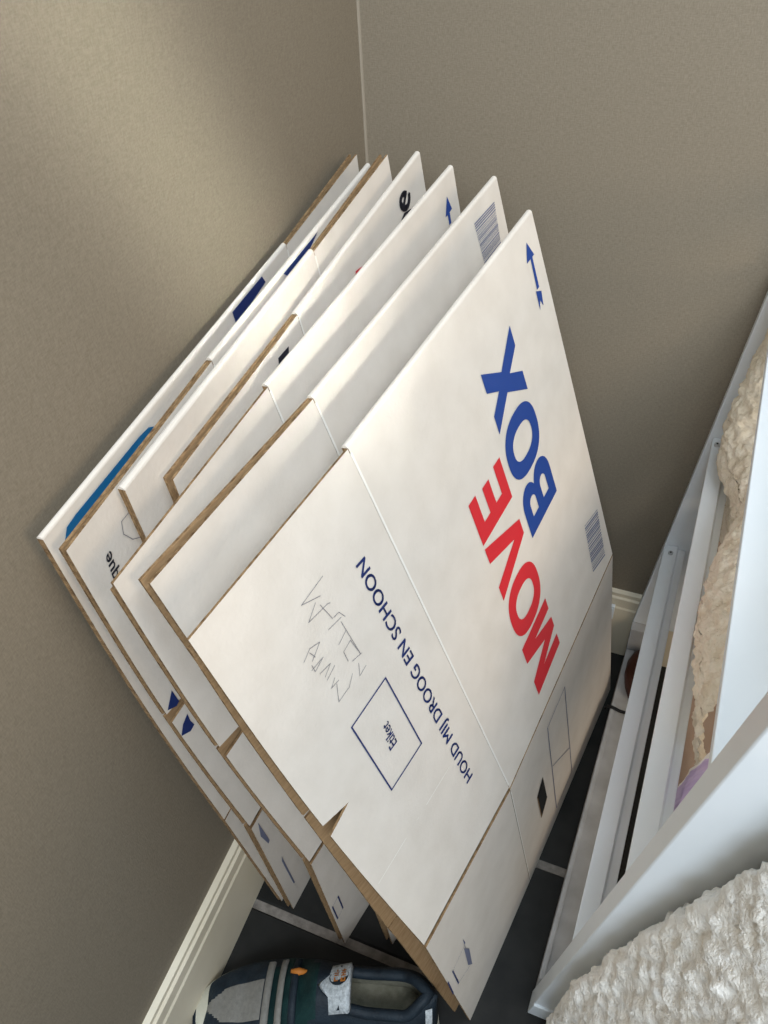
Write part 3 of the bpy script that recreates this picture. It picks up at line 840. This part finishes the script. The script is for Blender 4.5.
# insole and lining inside
loop = [sp(t, s_ * min(.80, .3 + open_w(t) * 1.2), .085) for t, s_ in [(x, 1) for x in ts] + [(x, -1) for x in ts[::-1]]]
build('insole', loop, [tuple(range(len(loop)))], 'insole', None, shoe)
V = []; F = []
n = len(rim) - 1
for p in rim[:-1]: V.append(p + Vector((0, 0, -.004)))
cen = sum((Vector(p) for p in rim[:-1]), Vector()) / n
for p in rim[:-1]:
    q3 = cen + (Vector(p) - cen) * 1.02; q3.z = .085; V.append(q3)
for i in range(n): F.append((i, (i + 1) % n, (i + 1) % n + n, i + n))
build('lining', V, F, 'insole', None, shoe, True)
# tongue: curved pad rising out of the opening
V = []; F = []; NU, NV = 12, 14
for j in range(NV + 1):
    t = .54 - j / NV * .20; kk = j / NV
    for i in range(NU + 1):
        s_ = -1 + 2 * i / NU
        w = (.46 + .12 * kk)
        V.append(sp(t, s_ * w, top_h(.52) - .018 + .048 * kk - .022 * s_ * s_ - .02 * max(0, kk - .75) * 4 * 0))
for j in range(NV):
    for i in range(NU): F.append((j * (NU + 1) + i, j * (NU + 1) + i + 1, (j + 1) * (NU + 1) + i + 1, (j + 1) * (NU + 1) + i))
tg = build('tongue', V, F, 'silver', None, shoe, True); fix_normals(tg)
md = tg.modifiers.new('solid', 'SOLIDIFY'); md.thickness = .009 * S; md.offset = 0
def on_tongue(kk, s_, d=.006): 
    t = .54 - kk * .20
    return sp(t, s_ * (.46 + .12 * kk), top_h(.52) - .018 + .048 * kk - .022 * s_ * s_ + d)
bd = [on_tongue(.76 + .20 * math.sin(a), .34 + .42 * math.cos(a)) for a in [2 * math.pi * k / 24 for k in range(24)]]
bd = build('badge', bd, [tuple(range(24))], 'navysuede', None, tg)
loops = []
for (k0, k1, s0, s1) in ((.80, .90, .05, .12), (.80, .84, .05, .24), (.87, .90, .05, .24), (.80, .90, .32, .38), (.80, .90, .46, .52), (.83, .86, .32, .50), (.80, .90, .60, .66), (.84, .87, .54, .72),
                         (.66, .75, .10, .15), (.66, .69, .10, .30), (.66, .75, .36, .42), (.66, .75, .48, .54), (.70, .73, .60, .72)):
    loops.append([on_tongue(k0, s0, .0068), on_tongue(k1, s0, .0068), on_tongue(k1, s1, .0068), on_tongue(k0, s1, .0068)])
V = [p for l in loops for p in l]; F = [tuple(range(i * 4, i * 4 + 4)) for i in range(len(loops))]
build('badge_lettering', V, F, 'orange', None, bd)
# straps over the instep
for t0 in (.575, .635, .695):
    V = []; F = []
    for k in range(15):
        a = .17 + .66 * k / 14
        for dt, dz in ((-.016, .003), (-.012, .009), (.012, .009), (.016, .003)):
            p = upper_pt(t0 + dt, a); V.append(p + Vector((0, 0, dz)))
    for k in range(14):
        for m_ in range(3): F.append((k * 4 + m_, k * 4 + m_ + 1, (k + 1) * 4 + m_ + 1, (k + 1) * 4 + m_))
    o = build('strap', V, F, 'grey' if t0 != .575 else 'navysuede', None, shoe, True); fix_normals(o)
# orange eyelet and silver heel reflector
mb = MB(); e = upper_pt(.56, .36) + Vector((0, 0, .008)); mb.tube([e + ax * -.014, e, e + ax * .014], [.003, .0065, .003], 8); mb.build('eyelet', 'orange', shoe, smooth=True)
V = []; F = []
for k in range(9):
    a = .66 + .20 * k / 8
    for t in (.03, .055): V.append(upper_pt(t, a) + (upper_pt(t, a) - sp(.3, 0, .08)).normalized() * .004)
for k in range(8): F.append((k * 2, k * 2 + 1, k * 2 + 3, k * 2 + 2))
build('heel_reflector', V, F, 'silver', None, shoe, True)

for o in list(bpy.data.objects):
    if '_o' in o.keys(): del o['_o']
